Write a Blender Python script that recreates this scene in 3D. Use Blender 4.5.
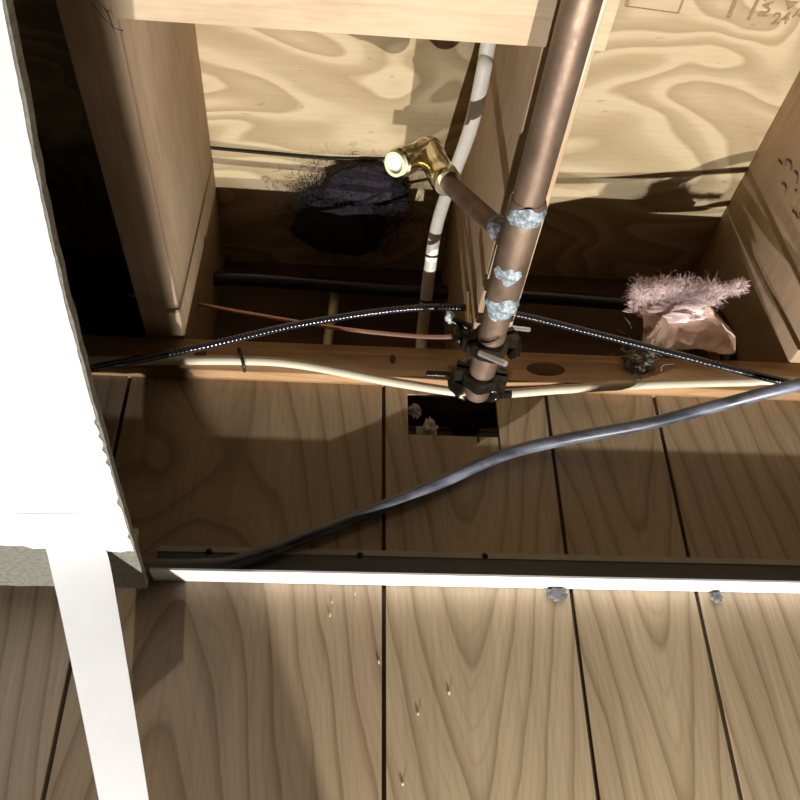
import bpy, bmesh, math, random
from mathutils import Vector, Matrix, noise

scene = bpy.context.scene
for o in list(bpy.data.objects): bpy.data.objects.remove(o)
C = scene.collection
ZC = 1.85            # height of the camera above the basement floor; all z values below are relative to it

# ------------------------------------------------------------------ camera
cam_data = bpy.data.cameras.new('camera')
cam = bpy.data.objects.new('camera', cam_data); C.objects.link(cam)
R = Matrix(((0.9967, -0.0356, -0.0729), (-0.0803, -0.5582, -0.8258), (-0.0113, 0.8289, -0.5592)))
cam.matrix_world = Matrix.Translation((0, 0, ZC)) @ R.to_4x4()
cam_data.sensor_width = 36.0
cam_data.lens = 36.0 * 843.27 / 800.0
cam_data.clip_start = 0.01
scene.camera = cam

# ------------------------------------------------------------------ world, exposure
world = bpy.data.worlds.new('world'); scene.world = world
world.use_nodes = True
world.node_tree.nodes['Background'].inputs[0].default_value = (0.75, 0.85, 1.0, 1)
world.node_tree.nodes['Background'].inputs[1].default_value = 0.010
scene.view_settings.view_transform = 'Standard'
scene.view_settings.look = 'None'
scene.view_settings.gamma = 1.0
scene.view_settings.use_curve_mapping = False
scene.view_settings.exposure = 0.0

# two bulbs of the added work light, unseen below the frame (their housings are built at the end)
LAMPS = [(-0.10, 0.558, -0.70, 50.0), (0.30, 0.492, -0.70, 78.0)]
AIM = Vector((0.10, 0.50, 0.70))
for i, (x, y, z, p) in enumerate(LAMPS):
    ld = bpy.data.lights.new('added_bulb', 'SPOT')
    ld.energy = p; ld.color = (1.0, 0.965, 0.92); ld.shadow_soft_size = 0.004
    ld.spot_size = math.radians(76); ld.spot_blend = 0.5
    lo = bpy.data.objects.new('added_bulb', ld); C.objects.link(lo)
    lo.location = (x, y, z + ZC)
    lo.rotation_euler = (AIM - Vector((x, y, z))).to_track_quat('-Z', 'Y').to_euler()

# ------------------------------------------------------------------ helpers
def tag(o, label=None, cat=None, group=None, kind=None):
    if label: o['label'] = label
    if cat: o['category'] = cat
    if group: o['group'] = group
    if kind: o['kind'] = kind
    return o

def wloc(o):
    v = Vector(o.location); p = o.parent
    while p: v += Vector(p.location); p = p.parent
    return v

def empty(name, loc):
    o = bpy.data.objects.new(name, None); C.objects.link(o)
    o.location = (loc[0], loc[1], loc[2] + ZC); o.empty_display_size = 0.02
    return o

def obj(name, bm, mat, parent=None, smooth=True, origin=None):
    if origin is None:
        xs = [v.co for v in bm.verts]
        lo = Vector((min(v.x for v in xs), min(v.y for v in xs), min(v.z for v in xs)))
        hi = Vector((max(v.x for v in xs), max(v.y for v in xs), max(v.z for v in xs)))
        origin = Vector(((lo.x + hi.x) / 2, (lo.y + hi.y) / 2, lo.z))
    origin = Vector(origin)
    bmesh.ops.translate(bm, verts=bm.verts, vec=-origin)
    bmesh.ops.recalc_face_normals(bm, faces=bm.faces)
    me = bpy.data.meshes.new(name); bm.to_mesh(me); bm.free()
    if smooth:
        for p in me.polygons: p.use_smooth = True
        me.set_sharp_from_angle(angle=math.radians(40))
    me.materials.append(mat)
    o = bpy.data.objects.new(name, me); C.objects.link(o)
    w = origin + Vector((0, 0, ZC))
    if parent:
        o.parent = parent; o.location = w - wloc(parent)
    else:
        o.location = w
    return o

def box(x0, x1, y0, y1, z0, z1, bevel=0.0, bm=None):
    b = bmesh.new()
    bmesh.ops.create_cube(b, size=1)
    for v in b.verts:
        v.co = Vector(((x0 + x1) / 2 + v.co.x * (x1 - x0), (y0 + y1) / 2 + v.co.y * (y1 - y0), (z0 + z1) / 2 + v.co.z * (z1 - z0)))
    if bevel: bmesh.ops.bevel(b, geom=b.edges[:], offset=bevel, segments=2, affect='EDGES', profile=0.5)
    if bm is None: return b
    me = bpy.data.meshes.new('t'); b.to_mesh(me); b.free(); bm.from_mesh(me); bpy.data.meshes.remove(me)
    return bm

def spline(pts, n=10):
    P = [Vector(p) for p in pts]; out = []
    for i in range(len(P) - 1):
        p0 = P[i - 1] if i else P[0] * 2 - P[1]
        p1, p2 = P[i], P[i + 1]
        p3 = P[i + 2] if i + 2 < len(P) else P[-1] * 2 - P[-2]
        for k in range(n):
            t = k / n
            out.append(0.5 * ((2 * p1) + (p2 - p0) * t + (2 * p0 - 5 * p1 + 4 * p2 - p3) * t * t + (3 * p1 - p0 - 3 * p2 + p3) * t ** 3))
    out.append(P[-1]); return out

def tube(pts, r, seg=12, flat=1.0, bm=None, upv=(0, 0, 1), caps=True):
    """r: number or list; flat: height/width ratio of the section (wide side across upv)"""
    if bm is None: bm = bmesh.new()
    P = [Vector(p) for p in pts]; n = len(P); rings = []
    up = Vector(upv)
    for i, p in enumerate(P):
        t = (P[min(i + 1, n - 1)] - P[max(i - 1, 0)]).normalized()
        a = t.cross(up)
        if a.length < 1e-4: a = t.cross(Vector((1, 0, 0)))
        a.normalize(); b = a.cross(t).normalized()
        rr = r[i] if isinstance(r, (list, tuple)) else r
        rings.append([bm.verts.new(p + a * (math.cos(2 * math.pi * k / seg) * rr) + b * (math.sin(2 * math.pi * k / seg) * rr * flat)) for k in range(seg)])
    for i in range(n - 1):
        for k in range(seg):
            bm.faces.new((rings[i][k], rings[i][(k + 1) % seg], rings[i + 1][(k + 1) % seg], rings[i + 1][k]))
    if caps:
        bm.faces.new(rings[0][::-1]); bm.faces.new(rings[-1])
    return bm

def ngon_prism(poly, axis, d0, d1):
    """poly: list of 2-D points; axis: 'x','y','z' extrusion axis"""
    bm = bmesh.new()
    def mk(p, d):
        if axis == 'z': return (p[0], p[1], d)
        if axis == 'y': return (p[0], d, p[1])
        return (d, p[0], p[1])
    a = [bm.verts.new(mk(p, d0)) for p in poly]; b = [bm.verts.new(mk(p, d1)) for p in poly]
    n = len(poly)
    bm.faces.new(a); bm.faces.new(b[::-1])
    for i in range(n): bm.faces.new((a[i], a[(i + 1) % n], b[(i + 1) % n], b[i]))
    return bm

def lump(center, rad, seed=0, amp=0.35, freq=3.0, sub=3):
    bm = bmesh.new(); bmesh.ops.create_icosphere(bm, subdivisions=sub, radius=1)
    off = Vector((seed * 7.3, seed * 3.1, seed * 5.7))
    for v in bm.verts:
        k = 1 + amp * noise.fractal(v.co * freq + off, 1.0, 2.0, 4)
        v.co = Vector((center[0] + v.co.x * k * rad[0], center[1] + v.co.y * k * rad[1], center[2] + v.co.z * k * rad[2]))
    return bm

def fibres(n, pos, r=0.00035, length=0.02, seed=1, bias=(0, 0, 0)):
    """n curly hairs; pos(rng) gives a root and an outward direction"""
    rng = random.Random(seed); bm = bmesh.new()
    for _ in range(n):
        p, d = pos(rng); p = Vector(p); d = Vector(d).normalized()
        L = length * rng.uniform(0.4, 1.2); pts = [p.copy()]
        for k in range(4):
            d = (d + Vector((rng.gauss(0, 1), rng.gauss(0, 1), rng.gauss(0, 1))) * 0.45 + Vector(bias) * 0.3).normalized()
            p = p + d * (L / 4); pts.append(p.copy())
        tube(pts, [r, r, r, r * 0.8, r * 0.5], seg=3, bm=bm)
    return bm

def lerp(a, b, t): return Vector(a) + (Vector(b) - Vector(a)) * t

# ------------------------------------------------------------------ materials
class NT:
    def __init__(s, name):
        s.m = bpy.data.materials.new(name); s.m.use_nodes = True
        s.t = s.m.node_tree; s.b = s.t.nodes['Principled BSDF']
    def n(s, typ, **kw):
        nd = s.t.nodes.new(typ)
        for k, v in kw.items():
            if k.startswith('i_'):
                key = k[2:]; key = int(key) if key.isdigit() else key.replace('_', ' ')
                nd.inputs[key].default_value = v
            else: setattr(nd, k, v)
        return nd
    def l(s, a, b): s.t.links.new(a, b)
    def math(s, op, a, b=None, c=None):
        nd = s.n('ShaderNodeMath', operation=op)
        for i, v in enumerate((a, b, c)):
            if v is None: continue
            if isinstance(v, (int, float)): nd.inputs[i].default_value = v
            else: s.l(v, nd.inputs[i])
        return nd.outputs[0]
    def coords(s): return s.n('ShaderNodeTexCoord').outputs['Object']
    def xyz(s, v):
        nd = s.n('ShaderNodeSeparateXYZ'); s.l(v, nd.inputs[0]); return nd.outputs
    def mapping(s, v, scale=(1, 1, 1), loc=(0, 0, 0), rot=(0, 0, 0)):
        nd = s.n('ShaderNodeMapping'); s.l(v, nd.inputs[0])
        nd.inputs['Scale'].default_value = scale; nd.inputs['Location'].default_value = loc; nd.inputs['Rotation'].default_value = rot
        return nd.outputs[0]
    def noise(s, v, scale, detail=3, rough=0.5, dist=0.0):
        nd = s.n('ShaderNodeTexNoise', i_Scale=scale, i_Detail=detail, i_Roughness=rough, i_Distortion=dist)
        s.l(v, nd.inputs['Vector']); return nd.outputs['Fac']
    def ramp(s, f, stops, interp='LINEAR'):
        nd = s.n('ShaderNodeValToRGB'); nd.color_ramp.interpolation = interp
        el = nd.color_ramp.elements
        while len(el) < len(stops): el.new(0.5)
        for e, (p, c) in zip(el, stops):
            e.position = p; e.color = (c[0], c[1], c[2], 1) if not isinstance(c, (int, float)) else (c, c, c, 1)
        s.l(f, nd.inputs[0]); return nd.outputs[0]
    def mix(s, a, b, f, mode='MIX'):
        nd = s.n('ShaderNodeMix', data_type='RGBA', blend_type=mode)
        for i, v in ((6, a), (7, b), (0, f)):
            if isinstance(v, (int, float)): nd.inputs[i].default_value = v
            elif isinstance(v, tuple): nd.inputs[i].default_value = (v[0], v[1], v[2], 1)
            else: s.l(v, nd.inputs[i])
        return nd.outputs[2]
    def bump(s, h, strength=0.2, dist=0.002):
        nd = s.n('ShaderNodeBump', i_Strength=strength, i_Distance=dist); s.l(h, nd.inputs['Height'])
        s.l(nd.outputs[0], s.b.inputs['Normal'])
    def col(s, c):
        if isinstance(c, tuple): s.b.inputs['Base Color'].default_value = (c[0], c[1], c[2], 1)
        else: s.l(c, s.b.inputs['Base Color'])
    def set(s, **kw):
        for k, v in kw.items(): s.b.inputs[k.replace('_', ' ')].default_value = v
        return s

def simple(name, c, rough=0.6, metal=0.0, var=0.12, scale=40, bump=0.0, spec=0.5):
    t = NT(name); v = t.coords(); f = t.noise(v, scale, 4, 0.6)
    lo = tuple(x * (1 - var) for x in c); hi = tuple(min(1, x * (1 + var)) for x in c)
    t.col(t.ramp(f, [(0.3, lo), (0.7, hi)])); t.set(Roughness=rough, Metallic=metal)
    t.b.inputs['Specular IOR Level'].default_value = spec
    if bump: t.bump(f, bump, 0.001)
    return t.m

def panel_mat(name, x0, sgn, k, m, seed, knot=None, freq=1.0, tint=(1, 1, 1)):
    """printed wood panel: nested arches opening along z. x0: arch axis, k: arch width, m: rings per metre of z"""
    t = NT(name); v = t.coords(); s = t.xyz(v)
    warp = t.noise(t.mapping(v, (9, 1, 2.2), (seed * 3.7, 0, seed * 1.9)), 1.0, 2, 0.5)
    xw = t.math('ADD', s[0], t.math('MULTIPLY', t.math('SUBTRACT', warp, 0.5), 0.05))
    dx = t.math('SUBTRACT', xw, x0)
    arch = t.math('MULTIPLY', t.math('SQRT', t.math('ADD', t.math('MULTIPLY', dx, dx), 0.00022)), k * 10.0)
    val = t.math('ADD', arch, t.math('MULTIPLY', s[2], sgn * m))
    if knot:
        kx, kz, amp, rad = knot
        ax = t.math('DIVIDE', t.math('SUBTRACT', xw, kx), rad); az = t.math('DIVIDE', t.math('SUBTRACT', s[2], kz), rad * 1.5)
        d2 = t.math('ADD', t.math('MULTIPLY', ax, ax), t.math('MULTIPLY', az, az))
        val = t.math('ADD', val, t.math('MULTIPLY', t.math('EXPONENT', t.math('MULTIPLY', d2, -1.0)), amp))
    val = t.math('ADD', val, t.math('MULTIPLY', t.noise(t.mapping(v, (14, 1, 3), (seed, 0, 0)), 1.0, 3, 0.55), 1.1))
    fr = t.math('FRACT', t.math('MULTIPLY', val, freq * 0.85))
    line = t.ramp(fr, [(0.0, 0.15), (0.06, 0.85), (0.55, 1.0), (0.80, 0.80), (0.95, 0.35), (1.0, 0.15)])
    fine = t.noise(t.mapping(v, (260, 1, 5), (seed, 0, 0)), 1.0, 3, 0.7)
    broad = t.noise(t.mapping(v, (10, 1, 1.6), (seed * 2, 0, 5)), 1.0, 2, 0.5)
    T = lambda c: tuple(a * b for a, b in zip(c, tint))
    fr2 = t.math('FRACT', t.math('ADD', t.math('MULTIPLY', val, freq * 2.9), t.math('MULTIPLY', t.noise(t.mapping(v, (30, 1, 4), (seed, 0, 2)), 1.0, 2, 0.5), 2.0)))
    thin = t.ramp(fr2, [(0.0, 0.72), (0.12, 1.0), (0.8, 1.0), (1.0, 0.72)])
    line = t.mix(line, thin, 0.9, 'MULTIPLY')
    c = t.mix(T((0.27, 0.19, 0.112)), T((0.49, 0.385, 0.255)), line)
    c = t.mix(c, t.ramp(fine, [(0.3, (0.82, 0.80, 0.78)), (0.7, (1.06, 1.05, 1.04))]), 0.8, 'MULTIPLY')
    c = t.mix(c, t.ramp(broad, [(0.3, (0.82, 0.80, 0.76)), (0.7, (1.1, 1.08, 1.05))]), 0.9, 'MULTIPLY')
    t.col(c); t.set(Roughness=0.42); t.bump(fine, 0.05, 0.0005)
    return t.m

def lumber_mat(name, ca, cb, axis='y', seed=0, rings=22):
    t = NT(name); v = t.coords()
    sc = {'x': (0.9, 9, 9), 'y': (9, 0.9, 9), 'z': (9, 9, 0.9)}[axis]
    f1 = t.noise(t.mapping(v, sc, (seed, seed * 2, seed * 3)), 1.0, 3, 0.55, 0.4)
    fr = t.math('FRACT', t.math('MULTIPLY', f1, rings))
    ring = t.ramp(fr, [(0, 0.3), (0.2, 1.0), (0.75, 0.75), (1, 0.3)])
    fine = t.noise(t.mapping(v, tuple(30 * a for a in sc)), 1.0, 3, 0.7)
    blot = t.noise(v, 7 + seed, 3, 0.6)
    c = t.mix(cb, ca, ring)
    c = t.mix(c, t.ramp(fine, [(0.3, 0.86), (0.7, 1.06)]), 0.7, 'MULTIPLY')
    c = t.mix(c, t.ramp(blot, [(0.35, (0.86, 0.82, 0.78)), (0.65, (1.06, 1.06, 1.06))]), 0.8, 'MULTIPLY')
    t.col(c); t.set(Roughness=0.75); t.bump(fine, 0.15, 0.001)
    t.b.inputs['Specular IOR Level'].default_value = 0.2
    return t.m

def ply_mat():
    t = NT('pine_plywood'); v = t.coords(); s = t.xyz(v)
    w1 = t.noise(t.mapping(v, (3.2, 6.5, 1), (0.63, 0.21, 0)), 1.0, 2, 0.45, 0.6)
    w2 = t.noise(t.mapping(v, (14, 30, 1), (3, 1, 0)), 1.0, 3, 0.5)
    val = t.math('ADD', t.math('MULTIPLY', w1, 12.0), t.math('ADD', t.math('MULTIPLY', w2, 0.35), t.math('MULTIPLY', s[1], 7.0)))
    fr = t.math('FRACT', val)
    band = t.ramp(fr, [(0.0, 0.1), (0.14, 1.0), (0.40, 0.9), (0.62, 0.45), (0.90, 0.2), (1.0, 0.1)])
    fine = t.noise(t.mapping(v, (25, 300, 1)), 1.0, 3, 0.7)
    c = t.mix((0.345, 0.255, 0.138), (0.54, 0.435, 0.27), band)
    c = t.mix(c, t.ramp(fine, [(0.3, 0.9), (0.7, 1.05)]), 0.7, 'MULTIPLY')
    spk = t.noise(t.mapping(v, (60, 160, 1), (9, 2, 0)), 1.0, 2, 0.5)
    c = t.mix(c, (0.30, 0.19, 0.09), t.ramp(spk, [(0.70, 0.0), (0.78, 0.7)]))
    t.col(c); t.set(Roughness=0.8); t.bump(fine, 0.15, 0.001)
    t.b.inputs['Specular IOR Level'].default_value = 0.2
    return t.m

def copper_mat():
    t = NT('aged_copper'); v = t.coords()
    f = t.noise(t.mapping(v, (1, 0.35, 1)), 45, 5, 0.65); g = t.noise(v, 160, 3, 0.6)
    c = t.ramp(f, [(0.25, (0.10, 0.067, 0.047)), (0.5, (0.185, 0.128, 0.09)), (0.75, (0.28, 0.195, 0.135))])
    t.col(c); t.l(t.ramp(g, [(0.3, 0.42), (0.7, 0.6)]), t.b.inputs['Roughness']); t.set(Metallic=0.6)
    return t.m

def solder_mat():
    t = NT('blue_grey_flux_crust'); v = t.coords(); f = t.noise(v, 210, 5, 0.7)
    t.col(t.ramp(f, [(0.35, (0.06, 0.075, 0.085)), (0.5, (0.19, 0.23, 0.25)), (0.66, (0.45, 0.51, 0.55))]))
    t.set(Roughness=0.7, Metallic=0.1); t.bump(f, 0.6, 0.002); return t.m

def tile_face_mat():
    t = NT('white_painted_tile_face'); v = t.coords(); f = t.noise(v, 120, 4, 0.6)
    t.col(t.ramp(f, [(0.3, (0.84, 0.84, 0.84)), (0.6, (0.92, 0.92, 0.92))])); t.set(Roughness=0.9); t.bump(f, 0.1, 0.0008); return t.m

def scuffed_black():
    t = NT('scuffed_black_jacket'); v = t.coords()
    f = t.noise(t.mapping(v, (18, 60, 60)), 1.0, 4, 0.6)
    t.col(t.ramp(f, [(0.35, (0.035, 0.038, 0.05)), (0.7, (0.17, 0.19, 0.24))]))
    t.l(t.ramp(f, [(0.3, 0.32), (0.7, 0.5)]), t.b.inputs['Roughness']); t.b.inputs['Specular IOR Level'].default_value = 0.8
    return t.m

def coax_mat():
    t = NT('black_coax_jacket'); v = t.coords(); s = t.xyz(v)
    w = t.math('SINE', t.math('MULTIPLY', s[0], 1800.0))
    t.col((0.012, 0.012, 0.016)); t.set(Roughness=0.18); t.b.inputs['Specular IOR Level'].default_value = 0.9
    t.bump(w, 0.25, 0.0006); return t.m

M = {}
M['ply'] = ply_mat()
M['joist'] = lumber_mat('spruce_joist', (0.52, 0.36, 0.23), (0.38, 0.245, 0.145), 'y', 1)
M['joist_dark'] = lumber_mat('shade_painted_rim_lumber', (0.13, 0.085, 0.06), (0.10, 0.065, 0.045), 'x', 2)  # shade at the back of the bays is put into the lumber colour
M['plate'] = lumber_mat('orange_pine_plate', (0.38, 0.23, 0.115), (0.28, 0.16, 0.075), 'x', 3)
M['strap'] = lumber_mat('pale_pine_strap', (0.52, 0.405, 0.275), (0.46, 0.345, 0.225), 'x', 5, 8)
M['groove'] = simple('dark_groove_backing', (0.055, 0.032, 0.018), 0.8)
M['concrete'] = simple('dark_foundation_block', (0.10, 0.095, 0.09), 0.95, bump=0.4)
M['floor'] = simple('dark_carpet_floor', (0.05, 0.042, 0.036), 0.95, bump=0.4)
M['tile'] = tile_face_mat()
M['core'] = simple('grey_mineral_fibre_core', (0.235, 0.225, 0.185), 0.95, var=0.3, scale=260, bump=0.5)
M['white_metal'] = simple('white_enamelled_steel', (0.94, 0.94, 0.94), 0.35, var=0.02)
M['angle'] = simple('white_wall_angle_paint', (0.83, 0.83, 0.84), 0.4, var=0.06, scale=20)
M['leg'] = simple('shade_painted_angle_leg', (0.10, 0.10, 0.105), 0.5, var=0.1)  # leg coloured dark: the shade above the flange is painted in
M['hem'] = simple('dull_grey_angle_hem', (0.42, 0.39, 0.33), 0.6, var=0.1)
M['copper'] = copper_mat()
M['solder'] = solder_mat()
M['brass'] = simple('polished_brass', (0.76, 0.69, 0.46), 0.2, 1.0, var=0.15, scale=60)
M['collar'] = simple('pale_push_collar', (0.80, 0.82, 0.55), 0.4, var=0.05)
M['wire_copper'] = simple('bare_copper_wire', (0.62, 0.36, 0.28), 0.3, 0.7, var=0.15)
M['white_cable'] = simple('white_vinyl_cable', (0.80, 0.78, 0.71), 0.45, var=0.06, scale=25)
M['tan_cable'] = simple('yellowed_white_cable', (0.60, 0.54, 0.41), 0.5, var=0.08, scale=25)
M['coax'] = coax_mat()
M['black'] = scuffed_black()
M['hose'] = simple('black_poly_pipe', (0.012, 0.012, 0.016), 0.3, var=0.3)
M['bronze'] = simple('tarnished_bronze_clamp', (0.05, 0.042, 0.032), 0.26, 0.8, var=0.5, scale=90, bump=0.4)
M['zinc'] = simple('zinc_screw', (0.82, 0.83, 0.85), 0.35, 0.8, var=0.08)
M['flux_white'] = simple('pale_blue_corrosion', (0.62, 0.72, 0.78), 0.7, var=0.2, scale=200)
M['pink'] = simple('pink_fibreglass', (0.80, 0.64, 0.62), 0.95, var=0.15, scale=90, bump=0.6)
M['kraft'] = simple('kraft_paper_facing', (0.56, 0.40, 0.31), 0.7, var=0.2, scale=35, bump=0.3)
M['dark_fuzz'] = simple('near_black_insulation', (0.017, 0.013, 0.019), 0.98, var=0.5, scale=120, bump=0.8)  # near-black insulation with random variation in tone
M['grey_lint'] = simple('grey_dust_lint', (0.20, 0.18, 0.15), 0.95, var=0.5, scale=160, bump=0.8)
M['pale_lint'] = simple('pale_plaster_crumb', (0.45, 0.41, 0.33), 0.95, var=0.3, scale=160, bump=0.6)
M['dark_nail'] = simple('dark_nail', (0.03, 0.028, 0.025), 0.5, 0.6)
M['ink'] = simple('faded_stamp_ink', (0.27, 0.19, 0.10), 0.9, var=0.3, scale=200)
M['pencil'] = simple('dark_marker', (0.10, 0.055, 0.03), 0.9, var=0.3, scale=200)
M['lamp_body'] = simple('yellow_lamp_housing', (0.55, 0.38, 0.03), 0.4)
M['reflector'] = simple('lamp_reflector', (0.8, 0.8, 0.8), 0.2, 1.0)
M['stand'] = simple('black_stand_tube', (0.03, 0.03, 0.03), 0.45)

# ------------------------------------------------------------------ structure
YW = 0.68
tag(obj('floor', box(-1.7, 1.7, -2.0, 1.0, -ZC - 0.05, -ZC), M['floor']), 'brown basement floor below the frame', kind='structure')
ZJ, ZP = 0.515, 0.765
tag(obj('ceiling', box(-1.4, 1.4, -1.2, 0.86, ZP, ZP + 0.018), M['ply'], smooth=False, origin=(0, 0, 0)), 'pine plywood subfloor with swirling grain above the joists', kind='structure')
tag(obj('wall_foundation', box(-1.4, 1.4, 0.82, 0.86, -ZC, ZJ - 0.001), M['concrete'], smooth=False), 'dark foundation wall behind the panelling', kind='structure')

# panelled wall: backing sheet with a sawn hole, boards in front of it
HX0, HX1, HZ0, HZ1 = 0.0675, 0.1556, 0.4212, 0.4680
ZT = 0.486
bm = bmesh.new()
for (a, b, c, d) in ((-1.4, HX0, -ZC, ZT), (HX1, 1.4, -ZC, ZT), (HX0, HX1, -ZC, HZ0), (HX0, HX1, HZ1, ZT)):
    box(a, b, YW + 0.0035, YW + 0.008, c, d, bm=bm)
wall = tag(obj('wall_back', bm, M['groove'], smooth=False), 'wood-grain panelled basement wall with dark vertical grooves', kind='structure')
grooves = [-1.4, -1.16, -0.93, -0.76, -0.56, -0.375, -0.2013, 0.0442, 0.2058, 0.3173, 0.545, 0.70, 0.82, 1.06, 1.4]
params = {6: dict(x0=-0.045, sgn=1, k=5, m=9, seed=4, knot=(-0.058, 0.078, 3.2, 0.055), tint=(0.84, 0.81, 0.80)),
          7: dict(x0=-0.012, sgn=-1, k=6, m=10, seed=2), 8: dict(x0=0.014, sgn=-1, k=6, m=10, seed=7), 9: dict(x0=0.10, sgn=-1, k=6, m=7, seed=9),
          5: dict(x0=-0.06, sgn=1, k=6, m=6, seed=12, tint=(0.80, 0.80, 0.84))}
for i in range(len(grooves) - 1):
    a, b = grooves[i] + 0.0018, grooves[i + 1] - 0.0018
    if i == 7:
        bm = bmesh.new()
        for (p, q, r, s) in ((a, HX0, -ZC, ZT), (HX1, b, -ZC, ZT), (HX0, HX1, -ZC, HZ0), (HX0, HX1, HZ1, ZT)):
            box(p, q, YW, YW + 0.0034, r, s, bm=bm)
        bmesh.ops.remove_doubles(bm, verts=bm.verts, dist=1e-5)
    else:
        bm = box(a, b, YW, YW + 0.0034, -ZC, ZT, 0.0008)
    pr = params.get(i, dict(x0=((i * 37) % 10 - 5) * 0.012, sgn=(-1) ** i, k=7, m=9, seed=20 + i))
    obj('panel_board', bm, panel_mat('panel_grain', **pr), wall, smooth=False, origin=((a + b) / 2, YW, 0.30))
# saw overcuts below the hole and little dents with lit splinters
for (x, z0, z1) in ((0.1345, 0.4150, HZ0), (0.1548, 0.4080, HZ0)):
    obj('saw_cut', box(x - 0.0010, x + 0.0010, YW - 0.0004, YW + 0.002, z0, z1), M['groove'], wall)
for (x, z) in ((0.0708, 0.1657), (0.0959, 0.1812), (-0.0006, 0.2433), (0.0007, 0.2545), (0.040, 0.205), (0.058, 0.115), (0.020, 0.262)):
    obj('splinter', lump((x, YW - 0.0008, z), (0.0010, 0.0012, 0.0022), seed=x * 99, sub=1), M['pale_lint'], wall)

# joists
def joist(x0, y0, y1, label, seed):
    bm = box(x0, x0 + 0.038, y0, y1, ZJ, ZP, 0.0025)
    o = obj('floor_joist', bm, lumber_mat('spruce_joist', (0.47, 0.345, 0.23), (0.40, 0.285, 0.18), 'y', seed), None)
    tag(o, label, 'joist', 'floor joists'); return o
joist(-0.190, -1.2, 0.818, 'brown floor joist beside the dark left bay, half in shadow', 1.3)
joist(0.128, -1.2, 0.818, 'floor joist directly above the copper pipe', 2.1)
jr = joist(0.463, -1.2, 0.818, 'floor joist at the right edge with marker scribbles', 3.4)
joist(-0.508, -1.2, 0.818, 'floor joist hidden in the dark behind the white tile', 4.2)
joist(0.800, -1.2, 0.818, 'floor joist past the right edge of the frame', 5.2)
tag(obj('rim_joist', box(-1.4, 1.4, 0.82, 0.858, ZJ, ZP, 0.002), M['joist_dark']), 'rim joist coloured dark for its shade, closing the joist bays at the back', 'joist')
tp = tag(obj('top_plate', box(-1.4, 1.4, 0.6655, 0.754, 0.477, ZJ, 0.002), M['plate']), 'orange pine plate with dark knots along the top of the panelling', 'plate')
for (x, z, rx, rz) in ((0.205, 0.494, 0.020, 0.0085), (-0.135, 0.497, 0.006, 0.005), (0.052, 0.499, 0.003, 0.006)):
    bm = bmesh.new(); bmesh.ops.create_uvsphere(bm, u_segments=20, v_segments=8, radius=1)
    for v in bm.verts: v.co = Vector((x + v.co.x * rx, 0.6655 + v.co.y * 0.0006, z + v.co.z * rz))
    obj('knot', bm, simple('dark_knot', (0.12, 0.055, 0.025), 0.8, var=0.4, scale=70), tp)
sb = tag(obj('strapping_board', box(-0.150, 0.166, 0.10, 0.3180, 0.496, 0.5148, 0.0015), M['strap']), 'pale pine board nailed across the undersides of two joists', 'board')

# metal wall angle
ang = tag(obj('trim_1', ngon_prism([(0.6562, 0.2700), (YW - 0.0005, 0.2700), (YW - 0.0005, 0.2718), (0.6562, 0.2718)], 'x', -0.1475, 1.4), M['angle'], smooth=False), 'white metal wall angle running across the panelling', kind='structure')
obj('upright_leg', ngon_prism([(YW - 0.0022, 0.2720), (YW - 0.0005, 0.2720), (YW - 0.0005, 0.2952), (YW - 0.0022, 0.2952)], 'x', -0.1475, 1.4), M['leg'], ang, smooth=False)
obj('hem', ngon_prism([(0.6768, 0.2953), (YW - 0.0005, 0.2953), (YW - 0.0005, 0.3005), (0.6768, 0.3005)], 'x', -0.1475, 1.4), M['hem'], ang, smooth=False)
for (x, z) in ((0.0234, 0.2958), (0.1322, 0.2975), (-0.105, 0.2962)):
    obj('nail', lump((x, 0.6768, z), (0.0028, 0.002, 0.0026), seed=x * 50, amp=0.2, sub=2), M['dark_nail'], ang)

# ------------------------------------------------------------------ ceiling tile and loose tee bar
zt = 0.2519; th = 0.0075
EDGE = [(-0.05, -0.084), (0.1575, -0.1087), (0.1944, -0.1133), (0.241, -0.1190), (0.3012, -0.1247), (0.3824, -0.1308), (0.4711, -0.1364), (0.58, -0.1430), (0.70, -0.1495)]
def edge_x(y):                                            # right edge, slightly turned and bowed
    for (a, b), (c, d_) in zip(EDGE, EDGE[1:]):
        if y <= c: return b + (d_ - b) * (y - a) / (c - a) + 0.0008
    return EDGE[-1][1]
rng = random.Random(5)
tile = empty('ceiling_tile', (-0.36, 0.30, zt))
tag(tile, 'white ceiling tile at the left with a crumbling grey edge', 'ceiling tile')
X0 = -0.64
poly = [(X0, -0.02)]
n = 60
for i in range(n + 1):
    y = -0.02 + (0.6535 + 0.02) * i / n
    poly.append((edge_x(y) + (rng.uniform(-0.0004, 0.0003) if i < n else 0), y))
for i in range(1, 50):
    f = i / 50; x = edge_x(0.6535) + (X0 - edge_x(0.6535)) * f
    poly.append((x, 0.6535 + rng.uniform(-0.0012, 0.0008)))
poly.append((X0, 0.6535))
obj('core', ngon_prism(poly, 'z', zt + 0.0012, zt + th), M['core'], tile, smooth=False)
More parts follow.
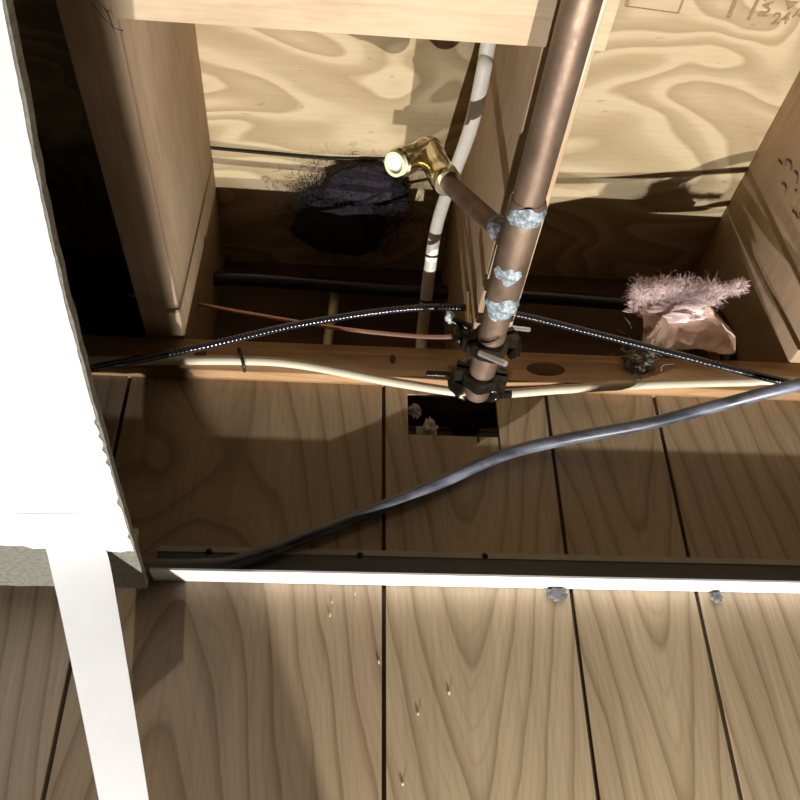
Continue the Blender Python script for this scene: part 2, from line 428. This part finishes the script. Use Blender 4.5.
# painted face: stops short of the crumbled far margin, ragged along both edges
poly = [(X0 + 0.002, -0.019)]
for i in range(n * 2 + 1):
    y = -0.019 + (0.5790 + 0.019) * i / (n * 2)
    chip = rng.uniform(0, 0.0005) + (rng.uniform(0.0005, 0.0025) if (y > 0.36 and rng.random() < 0.16) else 0)
    poly.append((edge_x(y) - 0.0008 - chip, y))
for i in range(1, 90):
    f = i / 90; x = edge_x(0.58) + (X0 + 0.002 - edge_x(0.58)) * f
    poly.append((x, 0.5795 - (0.012 if x < -0.20 else 0) * min(1, (-0.20 - x) / 0.03 if x < -0.20 else 0) * 0.5 + rng.uniform(-0.002, 0.002) - (rng.uniform(0, 0.006) if rng.random() < 0.1 else 0)))
poly.append((X0 + 0.002, 0.5735))
obj('painted_face', ngon_prism(poly, 'z', zt, zt + 0.0011), M['tile'], tile, smooth=False)

tb = empty('ceiling_tee_bar', (-0.134, 0.668, 0.075))
tag(tb, 'bent white metal ceiling bar dangling below the far end of the ceiling tile', 'metal bar')
def bar(w0, h):
    bm = bmesh.new(); rows = []
    path = spline([(-0.1895, 0.520, 0.2514), (-0.1865, 0.556, 0.2514), (-0.1815, 0.581, 0.2460), (-0.160, 0.617, 0.175), (-0.138, 0.650, 0.1000), (-0.1285, 0.6635, 0.068)], 16)
    for k_, p in enumerate(path):
        t_ = (path[min(k_ + 1, len(path) - 1)] - path[max(k_ - 1, 0)]).normalized()
        tw = 0.0; w = w0 * (1.0 - 0.22 * max(0.0, min(1.0, (p.y - 0.585) / 0.07)))
        sd = Vector((1, 0, 0)); sd = (sd - t_ * sd.dot(t_)).normalized(); nr = sd.cross(t_).normalized()
        u_ = sd * math.cos(tw) + nr * math.sin(tw); v_ = u_.cross(t_).normalized()
        rows.append([bm.verts.new(p + u_ * a_ + v_ * b_) for (a_, b_) in ((-w, 0), (w, 0), (w, h), (-w, h))])
    for r0, r1_ in zip(rows, rows[1:]):
        for k in range(4): bm.faces.new((r0[k], r0[(k + 1) % 4], r1_[(k + 1) % 4], r1_[k]))
    bm.faces.new(rows[0][::-1]); bm.faces.new(rows[-1]); return bm
obj('flange', bar(0.0205, 0.0004), M['white_metal'], tb)

# ------------------------------------------------------------------ copper pipe
PA = Vector((0.1395, -0.60, 0.5335 - 0.0)); PA = Vector((0.136, 0.02, 0.4788)); PB = Vector((0.1268, 0.632, 0.4400))
pd = (PB - PA).normalized()
def onpipe(y): return PA + (PB - PA) * ((y - PA.y) / (PB.y - PA.y))
pipe = empty('copper_water_pipe', (0.13, 0.33, 0.45))
tag(pipe, 'aged copper water pipe with a soldered tee and crusty joints', 'pipe')
RP = 0.0118
obj('tube', tube([onpipe(-0.30), onpipe(0.30), onpipe(0.633)], RP, 40), M['copper'], pipe)
# tee sleeve
ys = [0.408, 0.411, 0.43, 0.475, 0.512, 0.516]
tee = obj('tee', tube([onpipe(y) for y in ys], [RP + 0.0003, RP + 0.0018, RP + 0.0020, RP + 0.0020, RP + 0.0018, RP + 0.0003], 40), M['copper'], pipe)
BR0 = onpipe(0.452); BR1 = Vector((0.0835, 0.478, 0.5465))
bdir = (BR1 - BR0).normalized()
obj('branch_tube', tube([BR0, BR0 + bdir * 0.022, BR0 + bdir * 0.024, BR1], [0.0088, 0.0088, 0.0078, 0.0078], 28), M['copper'], pipe)
# flux crust: ragged sleeves hugging the joints
def crust(center_fn, r, y0, y1, a0, a1, seed, dirv, upv=(0, 0, 1)):
    rg = random.Random(seed); bm = bmesh.new()
    t = dirv.normalized(); up = Vector(upv); a = t.cross(up).normalized(); b = a.cross(t).normalized()
    na, nl = 40, 10; g = {}
    for i in range(na + 1):
        th_ = math.radians(a0 + (a1 - a0) * i / na)
        e = math.sin(math.pi * i / na) ** 0.5
        mid = 0.5 + 0.22 * noise.noise(Vector((i * 0.07, seed + 0.4, 0.3)))
        half = (0.5 * e) * (0.75 + 0.5 * noise.noise(Vector((i * 0.10, seed + 9.3, 2.2))))
        for j in range(nl + 1):
            f = mid + (j / nl - 0.5) * 2 * half
            rr = r + (0.0009 + 0.0012 * abs(noise.noise(Vector((i * 0.4, j * 0.5, seed)))) ) * (math.sin(math.pi * j / nl) * 1.0)- 0.0001
            p = center_fn(y0 + (y1 - y0) * f)
            g[i, j] = bm.verts.new(p + a * (math.cos(th_) * rr) + b * (math.sin(th_) * rr))
    for i in range(na):
        for j in range(nl): bm.faces.new((g[i, j], g[i + 1, j], g[i + 1, j + 1], g[i, j + 1]))
    return bm
obj('flux_crust', crust(onpipe, RP + 0.0020, 0.404, 0.430, 185, 365, 1, pd), M['solder'], pipe)
obj('flux_crust', crust(onpipe, RP + 0.0020, 0.462, 0.484, 200, 300, 2, pd), M['solder'], pipe)
obj('flux_crust', crust(onpipe, RP + 0.0020, 0.496, 0.524, 190, 345, 3, pd), M['solder'], pipe)
bf = lambda s: BR0 + bdir * s
obj('flux_crust', crust(bf, 0.0088, 0.012, 0.034, 150, 390, 4, bdir, (0, 1, 0)), M['solder'], pipe)

# brass push elbow on the branch
el = empty('brass_elbow_fitting', tuple(BR1))
tag(el, 'shiny brass push-fit elbow on the end of the copper branch', 'fitting')
E0 = BR1 - bdir * 0.006
EC = Vector((0.0713, 0.492, 0.5993))
edir = (EC - BR1).normalized()
E0 = BR1 - edir * 0.004
Vopen = (Vector((0.0372, 0.476, 0.5595)) - EC).normalized()
def leg(p0, dv, L, prof, name='socket'):
    pts = [p0 + dv * (L * f) for f, _ in prof]
    return tube(pts, [r for _, r in prof], 32)
prof = [(0, 0.0112), (0.04, 0.0128), (0.30, 0.0128), (0.34, 0.0118), (0.70, 0.0118), (0.76, 0.0128), (1.0, 0.0128)]
obj('socket', leg(E0, edir, (EC - E0).length, prof), M['brass'], el)
OE = EC + Vopen * 0.046
obj('socket', leg(OE, -Vopen, 0.046, prof), M['brass'], el)
bm = bmesh.new(); bmesh.ops.create_icosphere(bm, subdivisions=4, radius=0.0140)
for v in bm.verts: v.co = v.co + EC
obj('body', bm, M['brass'], el)
# open end: collar ring and pale inside
def ring(c, dv, r0, r1, h, seg=32):
    a = dv.orthogonal().normalized(); b = a.cross(dv).normalized(); bm = bmesh.new(); R_ = []
    for (r, s) in ((r0, 0), (r1, 0), (r1, h), (r0, h)):
        R_.append([bm.verts.new(c + dv * s + (a * math.cos(2 * math.pi * k / seg) + b * math.sin(2 * math.pi * k / seg)) * r) for k in range(seg)])
    for q in range(4):
        for k in range(seg): bm.faces.new((R_[q][k], R_[q][(k + 1) % seg], R_[(q + 1) % 4][(k + 1) % seg], R_[(q + 1) % 4][k]))
    return bm
obj('collar', ring(OE, Vopen, 0.0080, 0.0106, 0.004), M['collar'], el)
obj('plug', tube([OE - Vopen * 0.002, OE + Vopen * 0.0012], 0.0079, 28), M['white_metal'], el)

# ------------------------------------------------------------------ ground clamps on the pipe
def clamp(yc, name, label, ang, seed, w=0.011):
    c = onpipe(yc); root = empty(name, (c.x, c.y, c.z - 0.02)); tag(root, label, 'clamp', 'ground clamps on the copper pipe')
    t = pd; a = t.cross(Vector((0, 0, 1))).normalized(); b = a.cross(t).normalized()
    ca, sa = math.cos(ang), math.sin(ang)
    u = a * ca + b * sa; v = -a * sa + b * ca        # u: across the ears, v: clamping direction
    for sg, nm in ((1, 'upper_jaw'), (-1, 'lower_jaw')):
        # saddle: arch over the pipe with ears
        bm = bmesh.new(); prof_o, prof_i = [], []
        for k in range(13):
            th_ = math.pi * k / 12
            prof_i.append((math.cos(th_) * (RP + 0.0004), max(0.0016, math.sin(th_) * (RP + 0.0004))))
            prof_o.append((math.cos(th_) * (RP + 0.0052), max(0.0016, math.sin(th_) * (RP + 0.0045 + 0.0012 * math.sin(5 * th_)))))
        prof_o[0] = (RP + 0.0115, 0.0016); prof_o[-1] = (-RP - 0.0115, 0.0016)
        prof_o.insert(1, (RP + 0.0115, 0.0068)); prof_o.insert(-1, (-RP - 0.0115, 0.0068))
        pr2 = prof_o + prof_i[::-1]
        rows = []
        for s_ in (-w / 2, w / 2):
            rows.append([bm.verts.new(c + t * s_ + u * p[0] + v * (p[1] * sg)) for p in pr2])
        m_ = len(pr2)
        for k in range(m_): bm.faces.new((rows[0][k], rows[0][(k + 1) % m_], rows[1][(k + 1) % m_], rows[1][k]))
        f0 = bm.faces.new(rows[0]); f1 = bm.faces.new(rows[1][::-1])
        bmesh.ops.triangulate(bm, faces=[f0, f1])
        obj(nm, bm, M['bronze'], root, smooth=False)
    return root, c, u, v, t
r1, c1, u1, v1, t1 = clamp(0.564, 'ground_clamp', 'dark bronze ground clamp higher on the pipe, holding the bare copper wire', math.radians(20), 1, 0.015)
r2, c2, u2, v2, t2 = clamp(0.608, 'ground_clamp', 'dark bronze ground clamp at the bottom end of the pipe', math.radians(-12), 2, 0.014)
def screw(root, p0, p1, r, mat, head=None):
    p0, p1 = Vector(p0), Vector(p1)
    pts, rr = [], []
    N = 36
    for k in range(N + 1):
        pts.append(p0 + (p1 - p0) * (k / N)); rr.append(r * (1.0 if k % 2 else 0.9))
    o = obj('screw', tube(pts, rr, 14), mat, root)
    if head: 
        dv = (p1 - p0).normalized()
        obj('screw_head', tube([p0 - dv * 0.004, p0], head, 6), mat, o)
screw(r1, (0.1500, 0.604, 0.4960), (0.1700, 0.585, 0.4780), 0.0022, M['zinc'])
screw(r2, (0.1163, 0.5545, 0.4258), (0.1344, 0.5415, 0.4057), 0.0026, M['zinc'])
screw(r1, (0.1050, 0.606, 0.5020), (0.1180, 0.600, 0.4900), 0.0042, M['bronze'])
obj('corroded_bolt', lump((0.1015, 0.607, 0.5070), (0.0045, 0.004, 0.0062), 3, 0.45, 2.5), M['flux_white'], r1)
obj('brass_pin', tube([(0.1195, 0.607, 0.4960), (0.1210, 0.6075, 0.5380)], 0.0026, 14), simple('dull_brass_pin', (0.55, 0.42, 0.22), 0.35, 0.6), r1)
obj('lug', lump((0.1130, 0.608, 0.4880), (0.010, 0.008, 0.012), 5, 0.4, 2.0), M['bronze'], r1)
obj('lug', lump((0.1600, 0.612, 0.4830), (0.009, 0.007, 0.015), 6, 0.4, 2.0), M['bronze'], r1)
screw(r2, (0.0830, 0.648, 0.4700), (0.1120, 0.640, 0.4640), 0.0034, M['bronze'])
obj('lug', lump((0.1130, 0.634, 0.4500), (0.011, 0.009, 0.016), 8, 0.4, 2.0), M['bronze'], r2)
obj('lug', lump((0.1420, 0.634, 0.4450), (0.010, 0.008, 0.013), 9, 0.4, 2.0), M['bronze'], r2)
screw(r2, (0.1400, 0.636, 0.4400), (0.1600, 0.636, 0.4420), 0.0040, M['bronze'])

# ------------------------------------------------------------------ cables
def cable(name, pts, r, mat, label, cat, flat=1.0, upv=(0, 0, 1), seg=14, n=10):
    return tag(obj(name, tube(spline(pts, n), r, seg, flat, upv=upv), mat), label, cat)
c1b = cable('electrical_cable', [(0.118, 0.20, 0.640), (0.1152, 0.40, 0.6443), (0.1135, 0.43, 0.6331), (0.1103, 0.49, 0.6302), (0.1026, 0.58, 0.6504), (0.0976, 0.64, 0.6544), (0.0949, 0.69, 0.6354), (0.0949, 0.735, 0.6229), (0.0945, 0.772, 0.6072), (0.094, 0.788, 0.54), (0.094, 0.79, 0.40)],
      0.0068, M['white_cable'], 'white electrical cable curving down in front of the plywood left of the pipe', 'cable', 0.75)
for q in ((0.0958, 0.668, 0.6447), (0.0949, 0.722, 0.6265)):
    b_ = Vector(q); obj('print_mark', tube([b_ - Vector((0, 0.0012, -0.0004)), b_ + Vector((0, 0.0012, -0.0004))], 0.0071, 14, 0.76), M['dark_nail'], c1b)
cable('electrical_cable', [(0.1515, 0.05, 0.4940), (0.1500, 0.2824, 0.490), (0.1490, 0.389, 0.494), (0.1475, 0.48, 0.497), (0.1505, 0.570, 0.501), (0.1490, 0.622, 0.5015), (0.145, 0.648, 0.505)],
      0.0058, M['tan_cable'], 'pale cable mostly hidden behind the right side of the copper pipe', 'cable', 0.8)
cable('coaxial_cable', [(-0.40, 0.585, 0.385), (-0.2355, 0.6, 0.4205), (-0.2115, 0.61, 0.4352), (-0.1269, 0.62, 0.4701), (-0.0391, 0.63, 0.5095), (0.0573, 0.637, 0.5393), (0.1271, 0.640, 0.5475), (0.1803, 0.637, 0.5378), (0.296, 0.625, 0.4955), (0.4069, 0.6, 0.4414), (0.60, 0.57, 0.37)],
      0.0036, M['coax'], 'glossy black coaxial cable arching behind the pipe', 'cable', n=16)
cable('black_cable', [(-0.40, 0.670, 0.2790), (-0.16, 0.6695, 0.2790), (-0.1089, 0.6695, 0.2800), (-0.0752, 0.6700, 0.2862), (-0.0033, 0.6715, 0.3182), (0.0853, 0.671, 0.3607), (0.152, 0.669, 0.3943), (0.2103, 0.664, 0.4106), (0.2858, 0.645, 0.4190), (0.3563, 0.62, 0.4290), (0.4211, 0.582, 0.4300), (0.60, 0.54, 0.46)],
      0.0059, M['black'], 'thick scuffed black cable slanting up the panelling from the wall angle', 'cable', n=14)
nm = cable('electrical_cable', [(-0.40, 0.6615, 0.478), (-0.2665, 0.6615, 0.4800), (-0.2012, 0.6615, 0.4815), (-0.1019, 0.6615, 0.4870), (-0.0387, 0.6612, 0.4850), (0.0595, 0.6610, 0.4670), (0.138, 0.662, 0.4590), (0.2181, 0.660, 0.4665), (0.3103, 0.660, 0.4765), (0.4006, 0.652, 0.4780), (0.4378, 0.640, 0.4720), (0.62, 0.60, 0.44)],
      0.0048, M['tan_cable'], 'flat pale cable stapled along the plate above the panelling', 'cable', 0.75, upv=(0, 1, 0))
obj('staple', tube(spline([(-0.0980, 0.6645, 0.4995), (-0.0968, 0.6560, 0.497), (-0.0915, 0.6560, 0.480), (-0.0905, 0.6645, 0.4765)], 6), 0.0016, 8), M['dark_nail'], nm)
cable('ground_wire', [(-0.23, 0.71, 0.605), (-0.1758, 0.70, 0.5920), (-0.1057, 0.69, 0.5711), (-0.0111, 0.67, 0.5399), (0.0582, 0.65, 0.5175), (0.0997, 0.625, 0.4973), (0.1100, 0.612, 0.4930)],
      0.0021, M['wire_copper'], 'bare copper ground wire running from the clamp to the left joist', 'wire')
cable('electrical_cable', [(-0.0080, 0.788, 0.70), (-0.0111, 0.79, 0.6506), (-0.0153, 0.79, 0.602), (-0.017, 0.79, 0.42)], 0.0070, M['tan_cable'],
      'short dim length of pale cable dropping behind the plate', 'cable', 0.8)
cable('poly_pipe', [(-0.1990, 0.775, 0.628), (-0.1833, 0.77, 0.6632), (-0.1618, 0.765, 0.680), (-0.0978, 0.765, 0.684), (0.0698, 0.77, 0.6824), (0.2421, 0.77, 0.6813), (0.3668, 0.77, 0.6757), (0.4350, 0.765, 0.668), (0.4510, 0.755, 0.650), (0.4530, 0.75, 0.620), (0.4505, 0.757, 0.580), (0.4505, 0.77, 0.545)],
      0.0085, M['hose'], 'black plastic pipe lying across the shadowed back of the joist bays', 'pipe')
cable('thin_wire', [(-0.1515, 0.6385, 0.7632), (-0.0752, 0.6414, 0.7625), (-0.0191, 0.6431, 0.7625), (0.0488, 0.6397, 0.7622), (0.10, 0.637, 0.763)], 0.0017, M['dark_nail'],
      'thin dark wire pinned straight across the plywood in the left bay', 'wire')
# wisp of thread hanging at the left end of the strapping board
th_o = tag(obj('thread', tube(spline([(-0.172, 0.300, 0.512), (-0.160, 0.318, 0.503), (-0.1525, 0.3265, 0.500), (-0.1490, 0.345, 0.497)], 6), 0.0005, 6), M['pale_lint']), 'fine pale thread hanging from the end of the pine board', 'thread')
obj('loose_end', tube(spline([(-0.1525, 0.3265, 0.500), (-0.147, 0.327, 0.4985), (-0.144, 0.3255, 0.4955)], 6), 0.0005, 6), M['pale_lint'], th_o)

# ------------------------------------------------------------------ insulation and debris
ins = empty('fibreglass_insulation', (0.39, 0.715, ZJ)); tag(ins, 'torn pink fibreglass batt with crumpled kraft facing beside the right joist', 'insulation')
def fwd(p):
    p = Vector(p); return p * ((0.663 - (p.y - 0.70) * 0.45) / p.y)
# crumpled kraft facing: a bent sheet
def kraft(pts_rows, name, th=0.0012, mat=None):
    bm = bmesh.new(); g = []
    for row in pts_rows:
        g.append([bm.verts.new(p) for p in spline([fwd(q) for q in row], 5)])
    for i in range(len(g) - 1):
        for j in range(len(g[0]) - 1): bm.faces.new((g[i][j], g[i][j + 1], g[i + 1][j + 1], g[i + 1][j]))
    bmesh.ops.subdivide_edges(bm, edges=bm.edges[:], cuts=2, use_grid_fill=True)
    for v in bm.verts:
        k = noise.fractal(v.co * 60, 1.0, 2.0, 4); v.co.y += k * 0.0035; v.co.z += 0.002 * noise.noise(v.co * 130)
    bmesh.ops.solidify(bm, geom=bm.faces[:], thickness=th)
    return obj(name, bm, mat or M['kraft'], ins)
kraft([[(0.352, 0.733, 0.652), (0.39, 0.722, 0.648), (0.425, 0.722, 0.640), (0.446, 0.738, 0.622)],
       [(0.345, 0.722, 0.618), (0.385, 0.706, 0.612), (0.428, 0.708, 0.606), (0.452, 0.728, 0.596)],
       [(0.335, 0.712, 0.582), (0.372, 0.700, 0.575), (0.415, 0.700, 0.568), (0.440, 0.718, 0.566)],
       [(0.325, 0.705, 0.553), (0.362, 0.699, 0.552), (0.398, 0.700, 0.552), (0.420, 0.710, 0.555)]], 'kraft_facing')
kraft([[(0.338, 0.715, 0.592), (0.360, 0.700, 0.594), (0.388, 0.697, 0.604), (0.405, 0.702, 0.622)],
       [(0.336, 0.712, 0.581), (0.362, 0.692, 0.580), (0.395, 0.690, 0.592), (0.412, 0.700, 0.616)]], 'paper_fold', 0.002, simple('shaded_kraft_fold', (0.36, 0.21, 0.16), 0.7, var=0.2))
bw = obj('batt', lump(fwd((0.390, 0.735, 0.650)) + Vector((0, 0.012, 0)), (0.040, 0.010, 0.014), 11, 0.45, 2.2, 4), M['pink'], ins)
def tuft_pos(rg):
    x = rg.uniform(0.345, 0.440); return fwd((x, 0.730, 0.660 + rg.gauss(0, 0.006) - abs(x - 0.395) * 0.06)) + Vector((0, rg.gauss(0, 0.006), 0)), (rg.gauss(0.3, 1), rg.gauss(-0.5, 1), rg.gauss(0.4, 1))
tag(obj('fibres', fibres(9000, tuft_pos, 0.00016, 0.013, 3), M['pink'], ins, smooth=False), kind='stuff')
def wisp_pos(rg):
    f = rg.random(); return fwd((0.436 + f * 0.046, 0.728, 0.658 + f * 0.020 + rg.gauss(0, 0.003))), (rg.gauss(0.6, 0.6), rg.gauss(0, 0.6), rg.gauss(0.4, 0.6))
tag(obj('fibres', fibres(1200, wisp_pos, 0.00016, 0.009, 8), M['pink'], ins, smooth=False), kind='stuff')

lint = empty('dust_clump', (0.305, 0.66, 0.49)); tag(lint, 'dirty grey lint clump stuck to the plate below the pink insulation', 'debris')
obj('clump', lump((0.300, 0.664, 0.505), (0.013, 0.008, 0.013), 21, 0.6, 2.4, 4), M['grey_lint'], lint)
obj('clump', lump((0.314, 0.672, 0.523), (0.008, 0.007, 0.014), 22, 0.6, 2.4, 4), M['grey_lint'], lint)
obj('pale_crumb', lump((0.296, 0.656, 0.504), (0.005, 0.004, 0.005), 23, 0.5, 2.4, 3), M['pale_lint'], lint)
obj('pale_crumb', lump((0.316, 0.664, 0.517), (0.004, 0.004, 0.007), 24, 0.5, 2.4, 3), M['pale_lint'], lint)
def lint_pos(rg): return (0.303 + rg.gauss(0, 0.010), 0.664 + rg.gauss(0, 0.004), 0.508 + rg.gauss(0, 0.012)), (rg.gauss(0, 1), rg.gauss(-0.6, 1), rg.gauss(0, 1))
tag(obj('fibres', fibres(220, lint_pos, 0.0004, 0.013, 5), M['grey_lint'], lint, smooth=False), kind='stuff')

dk = empty('dark_insulation', (0.0, 0.68, 0.72)); tag(dk, 'black insulation wad tucked against the plywood behind the brass elbow', 'insulation')
obj('wad', lump((0.022, 0.672, 0.748), (0.046, 0.030, 0.016), 31, 0.25, 1.2, 4), M['dark_fuzz'], dk)
obj('wad', lump((-0.005, 0.725, 0.742), (0.055, 0.045, 0.022), 32, 0.25, 1.2, 4), M['dark_fuzz'], dk)
def dk_pos(rg): return (0.005 + rg.gauss(0, 0.030), 0.705 + rg.gauss(0, 0.026), 0.740 + rg.uniform(-0.008, 0.012)), (rg.gauss(0, 1), rg.gauss(0, 1), rg.gauss(-0.3, 0.6))
tag(obj('fibres', fibres(7000, dk_pos, 0.0003, 0.012, 6), M['dark_fuzz'], dk, smooth=False), kind='stuff')

for k, (x, y, z, r, lab) in enumerate(((0.0755, 0.690, 0.4545, (0.0055, 0.005, 0.0075), 'upper pale crumb in the sawn hole of the panelling'), (0.0895, 0.690, 0.4345, (0.0058, 0.005, 0.0095), 'lower pale crumb at the bottom of the sawn hole'))):
    tag(obj('insulation_crumb', lump((x, y, z), r, 40 + k, 0.6, 2.4, 4), M['pale_lint']), lab, 'debris')
for k, (x, z, r, lab) in enumerate(((0.1921, 0.2645, (0.0085, 0.003, 0.006), 'torn grey tape scrap poking out under the wall angle nearer the pipe'), (0.3327, 0.2635, (0.0045, 0.003, 0.0045), 'small grey smudge-like scrap under the right end of the wall angle'))):
    tag(obj('tape_scrap', lump((x, YW - 0.003, z), r, 50 + k, 0.5, 2.0, 3), simple('grey_tape', (0.12, 0.12, 0.125), 0.6)), lab, 'debris')

# ------------------------------------------------------------------ stamps and marks
def text(s, size, loc, rot, mat, parent, name='stamp_lettering'):
    cu = bpy.data.curves.new(name, 'FONT'); cu.body = s; cu.size = size; cu.extrude = 0.00015; cu.align_x = 'CENTER'; cu.align_y = 'CENTER'; cu.offset = 0.0004
    t = bpy.data.objects.new('tmp', cu); C.objects.link(t)
    me = bpy.data.meshes.new_from_object(t.evaluated_get(bpy.context.evaluated_depsgraph_get()))
    bpy.data.objects.remove(t); bpy.data.curves.remove(cu)
    me.materials.clear(); me.materials.append(mat)
    o = bpy.data.objects.new(name, me); C.objects.link(o)
    o.parent = parent; o.location = Vector((loc[0], loc[1], loc[2] + ZC)) - wloc(parent); o.rotation_euler = rot
    return o
ceil = bpy.data.objects['ceiling']
PI = math.pi
zs = ZP - 0.0004
text('RAT', 0.013, (0.3985, 0.430, zs), (PI, 0, -PI / 2), M['ink'], ceil)
text('24', 0.017, (0.4175, 0.4425, zs), (PI, 0, -0.12), M['ink'], ceil)
text('TRO', 0.013, (0.4370, 0.4290, zs), (PI, 0, -1.2), M['ink'], ceil)
obj('stamp_mark', ngon_prism([(0.4130, 0.4240), (0.4270, 0.4240), (0.4200, 0.4335)], 'z', zs - 0.0001, zs + 0.0003), M['ink'], ceil, smooth=False)
def strip(x0, y0, x1, y1, w):
    p, q = Vector((x0, y0, zs)), Vector((x1, y1, zs)); d_ = (q - p).normalized(); s_ = Vector((-d_.y, d_.x, 0)) * w / 2
    return ngon_prism([(p + s_)[:2], (p - s_)[:2], (q - s_)[:2], (q + s_)[:2]], 'z', zs - 0.0001, zs + 0.0003)
for a in ((0.3654, 0.4454, 0.3647, 0.400, 0.0045), (0.3859, 0.446, 0.3870, 0.400, 0.0035), (0.2622, 0.4407, 0.2622, 0.400, 0.004), (0.2622, 0.4407, 0.3148, 0.4440, 0.0012), (0.3148, 0.444, 0.315, 0.400, 0.002)):
    obj('stamp_line', strip(*a), M['ink'], ceil, smooth=False)
xf = 0.463
marks = [[(0.5715, 0.7160), (0.5690, 0.7050)], [(0.5660, 0.7010), (0.5600, 0.7020), (0.5560, 0.6940), (0.5600, 0.6860)], [(0.5560, 0.6800), (0.5540, 0.6720), (0.5600, 0.6650)], [(0.5810, 0.6880), (0.5770, 0.6850), (0.5760, 0.6770), (0.5800, 0.6750)], [(0.5650, 0.6620), (0.5635, 0.6580)], [(0.5800, 0.6470), (0.5770, 0.6400), (0.5770, 0.6320)], [(0.5740, 0.6290), (0.5720, 0.6330)]]
for mk in marks:
    obj('marker_stroke', tube(spline([(xf - 0.0002, y, z) for y, z in mk], 5), 0.0014, 6, 1.0), M['pencil'], jr)

# ------------------------------------------------------------------ added twin-head work light, unseen below the frame, placed for its shadows
wl = empty('added_work_light', (0.13, 0.40, -ZC)); tag(wl, 'added twin-head yellow work light on a black tripod, unseen, pointing up', 'work light')
for (x, y, z, p) in LAMPS:
    bm = bmesh.new(); s0, s1 = 0.045, 0.070
    lo = [bm.verts.new((x + a * s0, y + b * s0 * 0.8, z - 0.075)) for a, b in ((-1, -1), (1, -1), (1, 1), (-1, 1))]
    hi = [bm.verts.new((x + a * s1, y + b * s1 * 0.8, z - 0.012)) for a, b in ((-1, -1), (1, -1), (1, 1), (-1, 1))]
    bm.faces.new(lo[::-1])
    for k in range(4): bm.faces.new((lo[k], lo[(k + 1) % 4], hi[(k + 1) % 4], hi[k]))
    bmesh.ops.solidify(bm, geom=bm.faces[:], thickness=0.003)
    h = obj('lamp_head', bm, M['lamp_body'], wl, smooth=False)
    if x > 0.2: obj('added_light_blocker', box(x - 0.1135, x - 0.1115, y - 0.17, y + 0.17, z - 0.03, z + 0.30), M['stand'], h)  # plate added to keep this lamp's light off the left side
    obj('bulb', tube([(x - 0.04, y, z - 0.035), (x + 0.04, y, z - 0.035)], 0.006, 12), M['reflector'], h)
obj('crossbar', box(LAMPS[0][0] - 0.03, LAMPS[1][0] + 0.03, 0.455, 0.48, -0.800, -0.778, 0.003), M['stand'], wl)
obj('pole', tube([(0.13, 0.467, -0.80), (0.13, 0.467, -ZC + 0.10)], 0.014, 16), M['stand'], wl)
for k in range(3):
    a = 2 * math.pi * k / 3 - math.pi / 2
    obj('leg', tube([(0.13, 0.467, -1.35), (0.13 + 0.40 * math.cos(a), 0.467 + (0.40 if k == 0 else 0.16 / 0.5) * math.sin(a) * (1 if k == 0 else 0.5), -ZC + 0.01)], 0.010, 12), M['stand'], wl)
